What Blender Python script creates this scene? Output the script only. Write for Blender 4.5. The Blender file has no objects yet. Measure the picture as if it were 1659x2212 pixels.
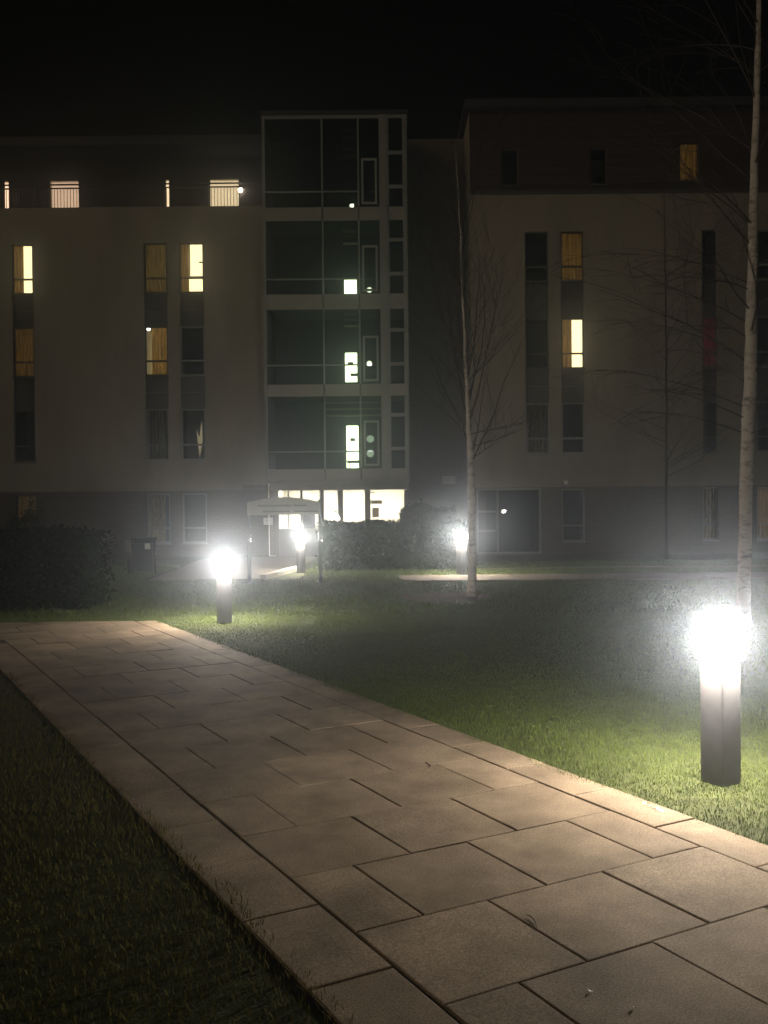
import bpy, bmesh, math, random
import numpy as np
from mathutils import Matrix, Vector

rnd = random.Random(7)
C = bpy.context.scene.collection
SC = bpy.context.scene

# ------------------------------------------------------------------ camera
FOC, H = 1965.0, 1.7                       # focal length in units of a 1659 x 2212 frame, eye height in metres
PITCH = math.atan((1106 - 1081) / FOC)
ROLL = math.radians(0.55)
camd = bpy.data.cameras.new('camera')
camd.sensor_fit = 'VERTICAL'; camd.sensor_height = 36.0; camd.sensor_width = 27.0
camd.lens = FOC / 2212 * 36.0
camd.clip_start = 0.05; camd.clip_end = 400
cam = bpy.data.objects.new('camera', camd); C.objects.link(cam)
RM = Matrix.Rotation(math.pi / 2 - PITCH, 4, 'X') @ Matrix.Rotation(-ROLL, 4, 'Z')
cam.matrix_world = Matrix.Translation((0, 0, H)) @ RM
SC.camera = cam
R3 = RM.to_3x3()

# ------------------------------------------------------------------ night sky, low fill sun added to lift the walls, exposure
w = bpy.data.worlds.new('World'); SC.world = w; w.use_nodes = True
bg = w.node_tree.nodes['Background']
bg.inputs[0].default_value = (0.95, 0.75, 0.9, 1); bg.inputs[1].default_value = 0.0003
sund = bpy.data.lights.new('wall_fill_sun', 'SUN'); sund.energy = 0.30; sund.angle = math.radians(25); sund.color = (1.0, 0.80, 0.50)
sun = bpy.data.objects.new('wall_fill_sun', sund); C.objects.link(sun)
sun.rotation_euler = (math.radians(75), 0, math.radians(-52))
SC.view_settings.view_transform = 'Standard'; SC.view_settings.look = 'None'
SC.view_settings.exposure = 0.0; SC.view_settings.gamma = 1.0
SC.render.engine = 'CYCLES'
SC.cycles.use_denoising = True
SC.cycles.max_bounces = 6; SC.cycles.diffuse_bounces = 2; SC.cycles.glossy_bounces = 3
SC.cycles.transparent_max_bounces = 8; SC.cycles.volume_bounces = 0
SC.cycles.sample_clamp_indirect = 3.0
LAMP = 178.0                               # bollard diffuser radiance

# ------------------------------------------------------------------ survey helpers: sight line to ground or to a wall plane
def sight(px, py):
    return R3 @ Vector(((px - 829.5) / FOC, -(py - 1106) / FOC, -1))
def G(px, py, z=0.0):
    d = sight(px, py); k = (z - H) / d.z
    return Vector((d.x * k, d.y * k, z))
def W(px, py, D):
    d = sight(px, py); k = D / d.y
    return Vector((d.x * k, D, H + d.z * k))

# ------------------------------------------------------------------ materials
MATS = {}
def mat(name, col, rough=0.8, var=0.0, vscale=4.0, bump=0.0, bscale=60.0, metal=0.0, rand=0.0, emit=None, estr=0.0, spec=0.4, stain=None):
    if name in MATS: return MATS[name]
    m = bpy.data.materials.new(name); m.use_nodes = True
    nt = m.node_tree; b = nt.nodes['Principled BSDF']
    b.inputs['Roughness'].default_value = rough; b.inputs['Metallic'].default_value = metal
    b.inputs['Specular IOR Level'].default_value = spec
    b.inputs['Base Color'].default_value = (*col, 1)
    if var or rand:
        tc = nt.nodes.new('ShaderNodeTexCoord')
        n = nt.nodes.new('ShaderNodeTexNoise'); n.inputs['Scale'].default_value = vscale; n.inputs['Detail'].default_value = 6
        nt.links.new(tc.outputs['Object'], n.inputs['Vector'])
        mr = nt.nodes.new('ShaderNodeMapRange')
        mr.inputs[1].default_value = 0.3; mr.inputs[2].default_value = 0.7
        mr.inputs[3].default_value = 1 - var; mr.inputs[4].default_value = 1 + var
        nt.links.new(n.outputs['Fac'], mr.inputs[0])
        val = mr.outputs[0]
        if rand:
            oi = nt.nodes.new('ShaderNodeObjectInfo')
            mr2 = nt.nodes.new('ShaderNodeMapRange'); mr2.inputs[3].default_value = 1 - rand; mr2.inputs[4].default_value = 1 + rand
            nt.links.new(oi.outputs['Random'], mr2.inputs[0])
            mu = nt.nodes.new('ShaderNodeMath'); mu.operation = 'MULTIPLY'
            nt.links.new(val, mu.inputs[0]); nt.links.new(mr2.outputs[0], mu.inputs[1]); val = mu.outputs[0]
        hs = nt.nodes.new('ShaderNodeHueSaturation'); hs.inputs['Color'].default_value = (*col, 1)
        nt.links.new(val, hs.inputs['Value']); nt.links.new(hs.outputs[0], b.inputs['Base Color'])
    if stain:
        tc3 = nt.nodes.new('ShaderNodeTexCoord'); gm = nt.nodes.new('ShaderNodeNewGeometry')
        n3 = nt.nodes.new('ShaderNodeTexNoise'); n3.inputs['Scale'].default_value = stain[0]; n3.inputs['Detail'].default_value = 7; n3.inputs['Roughness'].default_value = 0.62
        mp3 = nt.nodes.new('ShaderNodeMapping'); mp3.inputs['Scale'].default_value = stain[2]
        nt.links.new(gm.outputs['Position'], mp3.inputs[0]); nt.links.new(mp3.outputs[0], n3.inputs['Vector'])
        m3 = nt.nodes.new('ShaderNodeMapRange'); m3.inputs[1].default_value = 0.32; m3.inputs[2].default_value = 0.66; m3.inputs[3].default_value = 1 - stain[1]; m3.inputs[4].default_value = 1 + stain[1] * 0.5
        nt.links.new(n3.outputs['Fac'], m3.inputs[0])
        old = b.inputs['Base Color'].links[0].from_socket
        h3 = nt.nodes.new('ShaderNodeHueSaturation'); nt.links.new(old, h3.inputs['Color']); nt.links.new(m3.outputs[0], h3.inputs['Value']); nt.links.new(h3.outputs[0], b.inputs['Base Color'])
    if bump:
        tc2 = nt.nodes.new('ShaderNodeTexCoord')
        n2 = nt.nodes.new('ShaderNodeTexNoise'); n2.inputs['Scale'].default_value = bscale; n2.inputs['Detail'].default_value = 4
        nt.links.new(tc2.outputs['Object'], n2.inputs['Vector'])
        bp = nt.nodes.new('ShaderNodeBump'); bp.inputs['Strength'].default_value = bump; bp.inputs['Distance'].default_value = 0.01
        nt.links.new(n2.outputs['Fac'], bp.inputs['Height']); nt.links.new(bp.outputs[0], b.inputs['Normal'])
    if emit:
        b.inputs['Emission Color'].default_value = (*emit, 1); b.inputs['Emission Strength'].default_value = estr
    MATS[name] = m; return m

def emit_mat(name, col, s):
    if name in MATS: return MATS[name]
    m = bpy.data.materials.new(name); m.use_nodes = True; nt = m.node_tree
    nt.nodes.remove(nt.nodes['Principled BSDF'])
    e = nt.nodes.new('ShaderNodeEmission'); e.inputs[0].default_value = (*col, 1); e.inputs[1].default_value = s
    nt.links.new(e.outputs[0], nt.nodes['Material Output'].inputs[0])
    MATS[name] = m; return m

def glass_mat(name, tint=(0.88, 0.88, 0.86), ior=1.5):
    m = bpy.data.materials.new(name); m.use_nodes = True; nt = m.node_tree
    nt.nodes.remove(nt.nodes['Principled BSDF'])
    t = nt.nodes.new('ShaderNodeBsdfTransparent'); t.inputs[0].default_value = (*tint, 1)
    g = nt.nodes.new('ShaderNodeBsdfGlossy'); g.inputs['Roughness'].default_value = 0.02
    f = nt.nodes.new('ShaderNodeFresnel'); f.inputs[0].default_value = ior
    mx = nt.nodes.new('ShaderNodeMixShader')
    nt.links.new(f.outputs[0], mx.inputs[0]); nt.links.new(t.outputs[0], mx.inputs[1]); nt.links.new(g.outputs[0], mx.inputs[2])
    nt.links.new(mx.outputs[0], nt.nodes['Material Output'].inputs[0])
    MATS[name] = m; return m

def curtain_mat(name, col, trans=0.5):
    m = bpy.data.materials.new(name); m.use_nodes = True; nt = m.node_tree
    nt.nodes.remove(nt.nodes['Principled BSDF'])
    tc = nt.nodes.new('ShaderNodeTexCoord'); n = nt.nodes.new('ShaderNodeTexNoise'); n.inputs['Scale'].default_value = 9
    mp = nt.nodes.new('ShaderNodeMapping'); mp.inputs['Scale'].default_value = (2.2, 1, 0.45)
    oi = nt.nodes.new('ShaderNodeObjectInfo'); nt.links.new(tc.outputs['Object'], mp.inputs[0]); nt.links.new(mp.outputs[0], n.inputs['Vector']); n.noise_dimensions = '4D'; ml = nt.nodes.new('ShaderNodeMath'); ml.operation = 'MULTIPLY'; ml.inputs[1].default_value = 40; nt.links.new(oi.outputs['Random'], ml.inputs[0]); nt.links.new(ml.outputs[0], n.inputs['W'])
    hs = nt.nodes.new('ShaderNodeHueSaturation'); hs.inputs['Color'].default_value = (*col, 1)
    mr = nt.nodes.new('ShaderNodeMapRange'); mr.inputs[1].default_value = 0.3; mr.inputs[2].default_value = 0.7; mr.inputs[3].default_value = 0.45; mr.inputs[4].default_value = 1.3
    nt.links.new(n.outputs['Fac'], mr.inputs[0]); nt.links.new(mr.outputs[0], hs.inputs['Value'])
    d = nt.nodes.new('ShaderNodeBsdfDiffuse'); t = nt.nodes.new('ShaderNodeBsdfTranslucent')
    nt.links.new(hs.outputs[0], d.inputs[0]); nt.links.new(hs.outputs[0], t.inputs[0])
    mx = nt.nodes.new('ShaderNodeMixShader'); mx.inputs[0].default_value = trans
    nt.links.new(d.outputs[0], mx.inputs[1]); nt.links.new(t.outputs[0], mx.inputs[2])
    nt.links.new(mx.outputs[0], nt.nodes['Material Output'].inputs[0])
    MATS[name] = m; return m

M_flag = mat('flagstone', (0.37, 0.287, 0.205), 0.75, var=0.42, vscale=130, bump=0.35, bscale=300, rand=0.13, spec=0.12, stain=(2.3, 0.38, (1, 1, 1)))
M_bed = mat('joint_soil', (0.06, 0.046, 0.033), 0.95, var=0.4, vscale=30)
M_tarmac = mat('far_paving', (0.20, 0.165, 0.13), 0.85, var=0.15, vscale=6, bump=0.3, bscale=90)
M_soil = mat('lawn_soil', (0.06, 0.072, 0.022), 0.95, var=0.45, vscale=9, bump=0.6, bscale=70)
M_mulch = mat('bark_mulch', (0.11, 0.06, 0.045), 0.95, var=0.5, vscale=40, bump=1.0, bscale=50)
M_render = mat('wall_render', (0.35, 0.30, 0.23), 0.9, var=0.06, vscale=1.2, bump=0.15, bscale=40, stain=(0.8, 0.22, (1.6, 1, 0.35)))
M_timber = mat('dark_timber', (0.06, 0.036, 0.028), 0.8, var=0.25, vscale=3)
M_panel = mat('spandrel_panel', (0.34, 0.31, 0.27), 0.6, var=0.06, vscale=2)
M_dpanel = mat('dark_panel', (0.085, 0.07, 0.055), 0.7, var=0.15, vscale=3)
M_alu = mat('window_frame', (0.29, 0.29, 0.265), 0.45, var=0.05, vscale=3)
M_dframe = mat('dark_frame', (0.10, 0.09, 0.08), 0.5)
M_roof = mat('roof', (0.05, 0.045, 0.045), 0.9, var=0.1)
M_inner = mat('room_wall', (0.30, 0.28, 0.22), 0.9)
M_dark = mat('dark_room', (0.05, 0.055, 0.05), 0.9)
M_stair = mat('stairwell_wall', (0.05, 0.085, 0.03), 0.9, var=0.1, vscale=2)
M_slat = mat('stair_tread', (0.62, 0.62, 0.5), 0.7)
M_white = mat('lobby_white', (0.82, 0.80, 0.72), 0.8)
M_steel = mat('steel', (0.55, 0.55, 0.55), 0.22, metal=1.0)
M_post = mat('bollard_metal', (0.075, 0.068, 0.066), 0.55, var=0.15, vscale=12, bump=0.1, bscale=90, spec=0.4)
M_cream = mat('sign_cream', (0.46, 0.45, 0.36), 0.6, var=0.06, vscale=5)
M_ink = mat('sign_lettering', (0.07, 0.10, 0.06), 0.7)
M_bin = mat('bin_green', (0.035, 0.045, 0.045), 0.5, var=0.1)
M_bark = None
M_glass = glass_mat('pane_glass')
M_glass_d = glass_mat('stair_glass', (0.62, 0.68, 0.60))
M_cur = curtain_mat('curtain_beige', (0.62, 0.50, 0.27))
M_drape = curtain_mat('drape_dark', (0.30, 0.20, 0.09), 0.3)
M_cur_o = curtain_mat('curtain_amber', (0.60, 0.42, 0.17))
M_cur_r = curtain_mat('curtain_red', (0.60, 0.17, 0.15))
M_disc = emit_mat('globe_light', (0.86, 1.0, 0.82), 0.9)
M_lampface = emit_mat('bloom_lamp_face', (1.0, 0.92, 0.82), LAMP)
M_pool_light = emit_mat('added_pool_light', (1.0, 0.88, 0.72), 930.0)
M_tubelight = emit_mat('lobby_ceiling_light', (1.0, 0.93, 0.74), 110.0)

def brick_mat():
    m = mat('dark_brick', (0.12, 0.085, 0.065), 0.9, var=0.1); nt = m.node_tree; b = nt.nodes['Principled BSDF']
    tc = nt.nodes.new('ShaderNodeTexCoord'); mp = nt.nodes.new('ShaderNodeMapping'); mp.inputs['Rotation'].default_value = (math.pi / 2, 0, 0)
    br = nt.nodes.new('ShaderNodeTexBrick'); br.inputs['Scale'].default_value = 1.0
    br.inputs['Brick Width'].default_value = 0.225; br.inputs['Row Height'].default_value = 0.075; br.inputs['Mortar Size'].default_value = 0.009
    br.inputs['Color1'].default_value = (0.135, 0.10, 0.08, 1); br.inputs['Color2'].default_value = (0.095, 0.068, 0.055, 1); br.inputs['Mortar'].default_value = (0.16, 0.14, 0.12, 1)
    nt.links.new(tc.outputs['Object'], mp.inputs[0]); nt.links.new(mp.outputs[0], br.inputs['Vector'])
    nt.links.new(br.outputs[0], b.inputs['Base Color'])
    return m
M_brick = brick_mat()

def bark_mat():
    m = mat('birch_bark', (0.5, 0.42, 0.36), 0.8, bump=0.4, bscale=30); nt = m.node_tree; b = nt.nodes['Principled BSDF']
    tc = nt.nodes.new('ShaderNodeTexCoord'); mp = nt.nodes.new('ShaderNodeMapping'); mp.inputs['Scale'].default_value = (4, 4, 9)
    n = nt.nodes.new('ShaderNodeTexNoise'); n.inputs['Scale'].default_value = 1.6; n.inputs['Detail'].default_value = 8; n.inputs['Roughness'].default_value = 0.65
    cr = nt.nodes.new('ShaderNodeValToRGB')
    e = cr.color_ramp.elements; e[0].position = 0.30; e[0].color = (0.13, 0.10, 0.08, 1); e[1].position = 0.50; e[1].color = (0.58, 0.50, 0.43, 1)
    nt.links.new(tc.outputs['Object'], mp.inputs[0]); nt.links.new(mp.outputs[0], n.inputs['Vector'])
    nt.links.new(n.outputs['Fac'], cr.inputs[0]); nt.links.new(cr.outputs[0], b.inputs['Base Color'])
    return m
M_bark = bark_mat()
M_twig = mat('twig_bark', (0.055, 0.04, 0.034), 0.9)

def leafy_mat(name, c1, c2, rough=0.6, trans=0.0):
    m = bpy.data.materials.new(name); m.use_nodes = True; nt = m.node_tree; b = nt.nodes['Principled BSDF']
    g = nt.nodes.new('ShaderNodeNewGeometry'); cr = nt.nodes.new('ShaderNodeValToRGB')
    cr.color_ramp.elements[0].color = (*c1, 1); cr.color_ramp.elements[1].color = (*c2, 1)
    tc = nt.nodes.new('ShaderNodeTexCoord'); n = nt.nodes.new('ShaderNodeTexNoise'); n.inputs['Scale'].default_value = 1.7; n.inputs['Detail'].default_value = 5
    nt.links.new(tc.outputs['Object'], n.inputs['Vector'])
    mx = nt.nodes.new('ShaderNodeMath'); mx.operation = 'ADD'
    s1 = nt.nodes.new('ShaderNodeMath'); s1.operation = 'MULTIPLY'; s1.inputs[1].default_value = 0.55
    s2 = nt.nodes.new('ShaderNodeMath'); s2.operation = 'MULTIPLY'; s2.inputs[1].default_value = 0.55
    nt.links.new(g.outputs['Random Per Island'], s1.inputs[0]); nt.links.new(n.outputs['Fac'], s2.inputs[0])
    nt.links.new(s1.outputs[0], mx.inputs[0]); nt.links.new(s2.outputs[0], mx.inputs[1])
    nt.links.new(mx.outputs[0], cr.inputs[0]); nt.links.new(cr.outputs[0], b.inputs['Base Color'])
    b.inputs['Roughness'].default_value = 0.85; b.inputs['Specular IOR Level'].default_value = 0.08
    MATS[name] = m; return m
M_blade = leafy_mat('grass_blade', (0.05, 0.078, 0.014), (0.18, 0.235, 0.06))
M_blade_dry = leafy_mat('rough_grass_blade', (0.075, 0.075, 0.018), (0.26, 0.22, 0.06))
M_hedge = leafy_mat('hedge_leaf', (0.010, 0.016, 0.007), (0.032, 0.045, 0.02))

# ------------------------------------------------------------------ mesh helpers
def obj(name, verts, faces, m, parent=None, smooth=False):
    me = bpy.data.meshes.new(name); me.from_pydata([tuple(v) for v in verts], [], faces); me.update()
    if smooth:
        for p in me.polygons: p.use_smooth = True
    if isinstance(m, (list, tuple)):
        for q in m: me.materials.append(q)
    elif m: me.materials.append(m)
    o = bpy.data.objects.new(name, me); C.objects.link(o)
    if parent: o.parent = parent
    return o
def tag(o, label=None, cat=None, group=None, kind=None):
    if label: o['label'] = label
    if cat: o['category'] = cat
    if group: o['group'] = group
    if kind: o['kind'] = kind
    return o
def thing(name, loc, label, cat, rz=0.0, group=None):
    o = bpy.data.objects.new(name, None); C.objects.link(o); o.location = loc; o.rotation_euler = (0, 0, rz)
    o.empty_display_size = 0.2
    return tag(o, label, cat, group)

class MB:
    def __init__(s): s.v = []; s.f = []
    def box(s, x0, x1, y0, y1, z0, z1):
        b = len(s.v)
        s.v += [(x0, y0, z0), (x1, y0, z0), (x1, y1, z0), (x0, y1, z0), (x0, y0, z1), (x1, y0, z1), (x1, y1, z1), (x0, y1, z1)]
        s.f += [(b, b+3, b+2, b+1), (b+4, b+5, b+6, b+7), (b, b+1, b+5, b+4), (b+1, b+2, b+6, b+5), (b+2, b+3, b+7, b+6), (b+3, b, b+4, b+7)]
        return s
    def quad(s, a, b_, c, d):
        n = len(s.v); s.v += [a, b_, c, d]; s.f.append((n, n+1, n+2, n+3)); return s
    def tube(s, pts, rad, n=8, cap=True):
        pts = [Vector(p) for p in pts]; base = len(s.v); prev = None
        for i, p in enumerate(pts):
            t = (pts[min(i+1, len(pts)-1)] - pts[max(i-1, 0)]).normalized()
            a = prev if prev is not None else (Vector((1, 0, 0)) if abs(t.x) < 0.8 else Vector((0, 1, 0)))
            a = (a - t * a.dot(t)).normalized(); b = t.cross(a); prev = a
            r = rad[i] if isinstance(rad, (list, tuple)) else rad
            for k in range(n):
                q = 2 * math.pi * k / n
                s.v.append(tuple(p + a * (r * math.cos(q)) + b * (r * math.sin(q))))
        for i in range(len(pts) - 1):
            for k in range(n):
                k2 = (k + 1) % n
                s.f.append((base + i*n + k, base + i*n + k2, base + (i+1)*n + k2, base + (i+1)*n + k))
        if cap:
            s.f.append(tuple(base + k for k in reversed(range(n)))); s.f.append(tuple(base + (len(pts)-1)*n + k for k in range(n)))
        return s
    def disc(s, c, r, n=20, y=True, thick=0.03):
        s.tube([(c[0], c[1], c[2]), (c[0], c[1] + thick, c[2])], r, n); return s
    def build(s, name, m, parent=None, smooth=False):
        return obj(name, s.v, s.f, m, parent, smooth)

def bevel(o, wd=0.006, seg=2):
    md = o.modifiers.new('bevel', 'BEVEL'); md.width = wd; md.segments = seg; md.limit_method = 'ANGLE'
    return o

# ------------------------------------------------------------------ ground
obj('lawn', [(-48, -22, 0), (48, -22, 0), (48, 58, 0), (-48, 58, 0)], [(0, 1, 2, 3)], M_soil)['kind'] = 'structure'

TU, TM = math.radians(30.7), math.radians(27.2)          # path direction and course direction
U = Vector((-math.sin(TU), math.cos(TU), 0)); V = Vector((math.cos(TM), math.sin(TM), 0))
N = Vector((math.cos(TU), math.sin(TU), 0))
O = Vector((-0.437, 4.041, 0))
PITCH_S, PITCH_T = 0.60, 0.617
FIELD = 3 * PITCH_T
def P(s, t): return O + U * s + V * t
FAR = lambda p: (12.98 + 0.02 * (p[0] + 3)) - p[1]        # >0 on the paved side
def clip(poly, fn):
    out = []
    for i in range(len(poly)):
        a, b = poly[i], poly[(i+1) % len(poly)]; fa, fb = fn(a), fn(b)
        if fa >= 0: out.append(a)
        if (fa >= 0) != (fb >= 0):
            k = fa / (fa - fb); out.append(a + (b - a) * k)
    return out
def slab(name, poly, top, m, parent, gap=0.005, ch=0.005, tilt=0.0):
    if len(poly) < 3: return None
    c = sum(poly, Vector((0, 0, 0))) / len(poly)
    def inset(d):
        r = []
        for i in range(len(poly)):
            p0, p1, p2 = poly[i-1], poly[i], poly[(i+1) % len(poly)]
            e1 = (p1 - p0).normalized(); e2 = (p2 - p1).normalized()
            n1 = Vector((-e1.y, e1.x, 0)); n2 = Vector((-e2.y, e2.x, 0))
            q = (n1 + n2); q /= max(0.3, 1 + n1.dot(n2)); r.append(p1 + q * d)
        return r
    area = sum(poly[i-1].x * poly[i].y - poly[i].x * poly[i-1].y for i in range(len(poly)))
    if area < 0: poly = poly[::-1]
    if abs(area) < 0.02: return None
    lo, mid, hi = inset(gap), inset(gap), inset(gap + ch)
    n = len(poly); ta, tb = rnd.uniform(-tilt, tilt), rnd.uniform(-tilt, tilt)
    def hz(p): return top + (p.x - c.x) * ta + (p.y - c.y) * tb
    vs = [(p.x - c.x, p.y - c.y, 0.0) for p in lo] + [(p.x - c.x, p.y - c.y, hz(p) - ch * 0.5) for p in mid] + [(p.x - c.x, p.y - c.y, hz(p)) for p in hi]
    fs = [tuple(range(2*n, 3*n))]
    for i in range(n):
        j = (i+1) % n
        fs += [(i, j, n+j, n+i), (n+i, n+j, 2*n+j, 2*n+i)]
    o = obj(name, vs, fs, m, parent); o.location = (c.x, c.y, 0.0)
    return o

# the flagstone path: soil bed below, then every stone
bedpts = [P(-6.2, -0.36), P(-6.2, FIELD + 0.30), P(14, FIELD + 0.30), P(14, -6), P(8.0, -6), P(8.0, -0.36)]
bed1 = clip([P(-6.2, -0.36), P(-6.2, FIELD + 0.30), P(12, FIELD + 0.30), P(12, -0.36)], FAR)
bed2 = clip([P(8.1, -5.0), P(8.1, -0.36), P(12, -0.36), P(12, -5.0)], FAR)
path = obj('flagstone_path', [(p.x, p.y, 0.006) for p in bed1 + bed2], [tuple(range(len(bed1))), tuple(range(len(bed1), len(bed1) + len(bed2)))], M_bed)
path['kind'] = 'structure'
for k in range(-11, 19):
    s0, s1 = k * PITCH_S, (k + 1) * PITCH_S
    lo = -4.94 if s0 > 8.0 else 0.0
    ts = [lo]
    off = 0.0 if k % 2 == 0 else 0.5 * PITCH_T
    t = off - 10 * PITCH_T
    while t < FIELD - 0.05:
        if t > lo + 0.05: ts.append(t)
        t += PITCH_T
    ts.append(FIELD)
    for a, b in zip(ts[:-1], ts[1:]):
        j = [rnd.uniform(-0.004, 0.004) for _ in range(4)]
        q = clip([P(s0 + j[0], a + j[1]), P(s0 + j[0], b + j[2]), P(s1 + j[3], b + j[2]), P(s1 + j[3], a + j[1])], FAR)
        slab('flagstone', q, 0.017 + rnd.uniform(-0.0025, 0.0025), M_flag, path, gap=rnd.uniform(0.0026, 0.0044), tilt=0.004)
k = -6.3
while k < 11:
    L = 0.6
    for (a, b, lim) in ((-0.34, -0.004, 8.0), (FIELD + 0.004, FIELD + 0.29, 99)):
        if k < lim:
            q = clip([P(k, a), P(k, b), P(k + L, b), P(k + L, a)], FAR)
            slab('edging_stone', q, 0.016 + rnd.uniform(-0.002, 0.002), M_flag, path, gap=0.005, tilt=0.003)
    k += L

def paved(name, pts, z, m, h=None):
    n = len(pts); h = z
    vs = [(p[0], p[1], 0.0) for p in pts] + [(p[0], p[1], z) for p in pts]
    fs = [tuple(range(n, 2*n))] + [(i, (i+1) % n, n + (i+1) % n, n + i) for i in range(n)]
    o = obj(name, vs, fs, m); o['kind'] = 'structure'; return o
# cross path along the building and the entrance forecourt
y0, y1 = G(1000, 1256.5).y, G(1000, 1244.5).y
paved('cross_path', [(0.35, y0 + 0.25), (0.9, y0), (24, y0 - 0.1), (24, y1), (0.3, y1)], 0.03, M_tarmac)
ka, kb = G(560, 1253), G(643, 1231)
paved('entrance_forecourt', [(-5.1, ka.y), (ka.x, ka.y), (kb.x, kb.y), (kb.x + 0.15, 27.3), (-5.4, 27.3)], 0.028, M_tarmac)
kd = (kb - ka).normalized(); kn = Vector((kd.y, -kd.x, 0))
kerb = thing('kerb', tuple(ka), 'pale kerb edging slanting beside the entrance forecourt', 'kerb', math.atan2(kd.y, kd.x))
kl = (kb - ka).length; nk = 4
for i in range(nk):
    bevel(MB().box(i * kl / nk + 0.01, (i + 1) * kl / nk - 0.01, -0.16, -0.005, 0.0, 0.12).build('kerb_stone', mat('kerb_pale', (0.62, 0.60, 0.54), 0.35), kerb), 0.012)
# strip of gravel margin along the wall foot
paved('wall_margin', [(1.6, 22.1), (24, 22.1), (24, 22.42), (1.6, 22.42)], 0.02, M_tarmac)

mul_c = Vector((1.05, 15.75, 0))
mv = [(mul_c.x, mul_c.y, 0.03)]; mf = []
for i in range(40):
    a = 2 * math.pi * i / 40; r = 0.82 + 0.08 * math.sin(3 * a + 1) + rnd.uniform(-0.03, 0.03)
    mv.append((mul_c.x + r * math.cos(a), mul_c.y + r * 0.95 * math.sin(a), 0.008))
    mf.append((0, 1 + i, 1 + (i + 1) % 40))
obj('mulch_bed', mv, mf, M_mulch)['kind'] = 'structure'

# ------------------------------------------------------------------ building
def wall(name, x0, x1, z0, z1, y, openings, m, parent, reveal=0.14):
    """front skin with real openings and their reveals"""
    xs = sorted({x0, x1, *[v for o in openings for v in o[:2]]}); xs = [x for x in xs if x0 <= x <= x1]
    zs = sorted({z0, z1, *[v for o in openings for v in o[2:4]]}); zs = [z for z in zs if z0 <= z <= z1]
    b = MB()
    for xa, xb in zip(xs[:-1], xs[1:]):
        for za, zb in zip(zs[:-1], zs[1:]):
            cx, cz = (xa + xb) / 2, (za + zb) / 2
            if any(o[0] < cx < o[1] and o[2] < cz < o[3] for o in openings): continue
            b.quad((xa, y, za), (xb, y, za), (xb, y, zb), (xa, y, zb))
    for (a, c, e, f) in [o[:4] for o in openings]:
        r = y + reveal
        b.quad((a, y, e), (a, y, f), (a, r, f), (a, r, e)); b.quad((c, y, f), (c, y, e), (c, r, e), (c, r, f))
        b.quad((a, y, f), (c, y, f), (c, r, f), (a, r, f)); b.quad((c, y, e), (a, y, e), (a, r, e), (c, r, e))
    return b.build(name, m, parent)

def curtain(parent, x0, x1, y, z0, z1, m, waves=None):
    wv = waves or max(2, (x1 - x0) / 0.11); n = max(8, int(wv * 8)); vs = []; fs = []
    ph = rnd.uniform(0, 6)
    for i in range(n + 1):
        k = i / n; x = x0 + (x1 - x0) * k
        d = 0.035 * math.sin(2 * math.pi * wv * k + ph) + 0.015 * math.sin(2 * math.pi * wv * 0.43 * k + 1.3)
        vs += [(x, y + d, z0), (x, y + d * 0.8, z1)]
        if i: fs.append((2*i - 2, 2*i, 2*i + 1, 2*i - 1))
    return obj('curtain', vs, fs, m, parent, smooth=True)

def room(parent, x0, x1, z0, z1, y, back, depth=1.5, m=M_inner):
    a, c, e, f = x0 - 0.12, x1 + 0.12, z0 - 0.12, z1 + 0.12
    b = MB()
    b.quad((a, y, e), (a, y, f), (a, y + depth, f), (a, y + depth, e)); b.quad((c, y, f), (c, y, e), (c, y + depth, e), (c, y + depth, f))
    b.quad((a, y, f), (c, y, f), (c, y + depth, f), (a, y + depth, f)); b.quad((c, y, e), (a, y, e), (a, y + depth, e), (c, y + depth, e))
    o = b.build('room', m, parent)
    b2 = MB(); b2.quad((a, y + depth, e), (c, y + depth, e), (c, y + depth, f), (a, y + depth, f))
    b2.build('back_wall', back, parent)

LIT = {}
def lit(col, s):
    s *= 3.2
    return emit_mat('lit_room_%d_%d_%d' % (int(col[0]*99), int(col[2]*99), int(s*100)), col, s)

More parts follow.
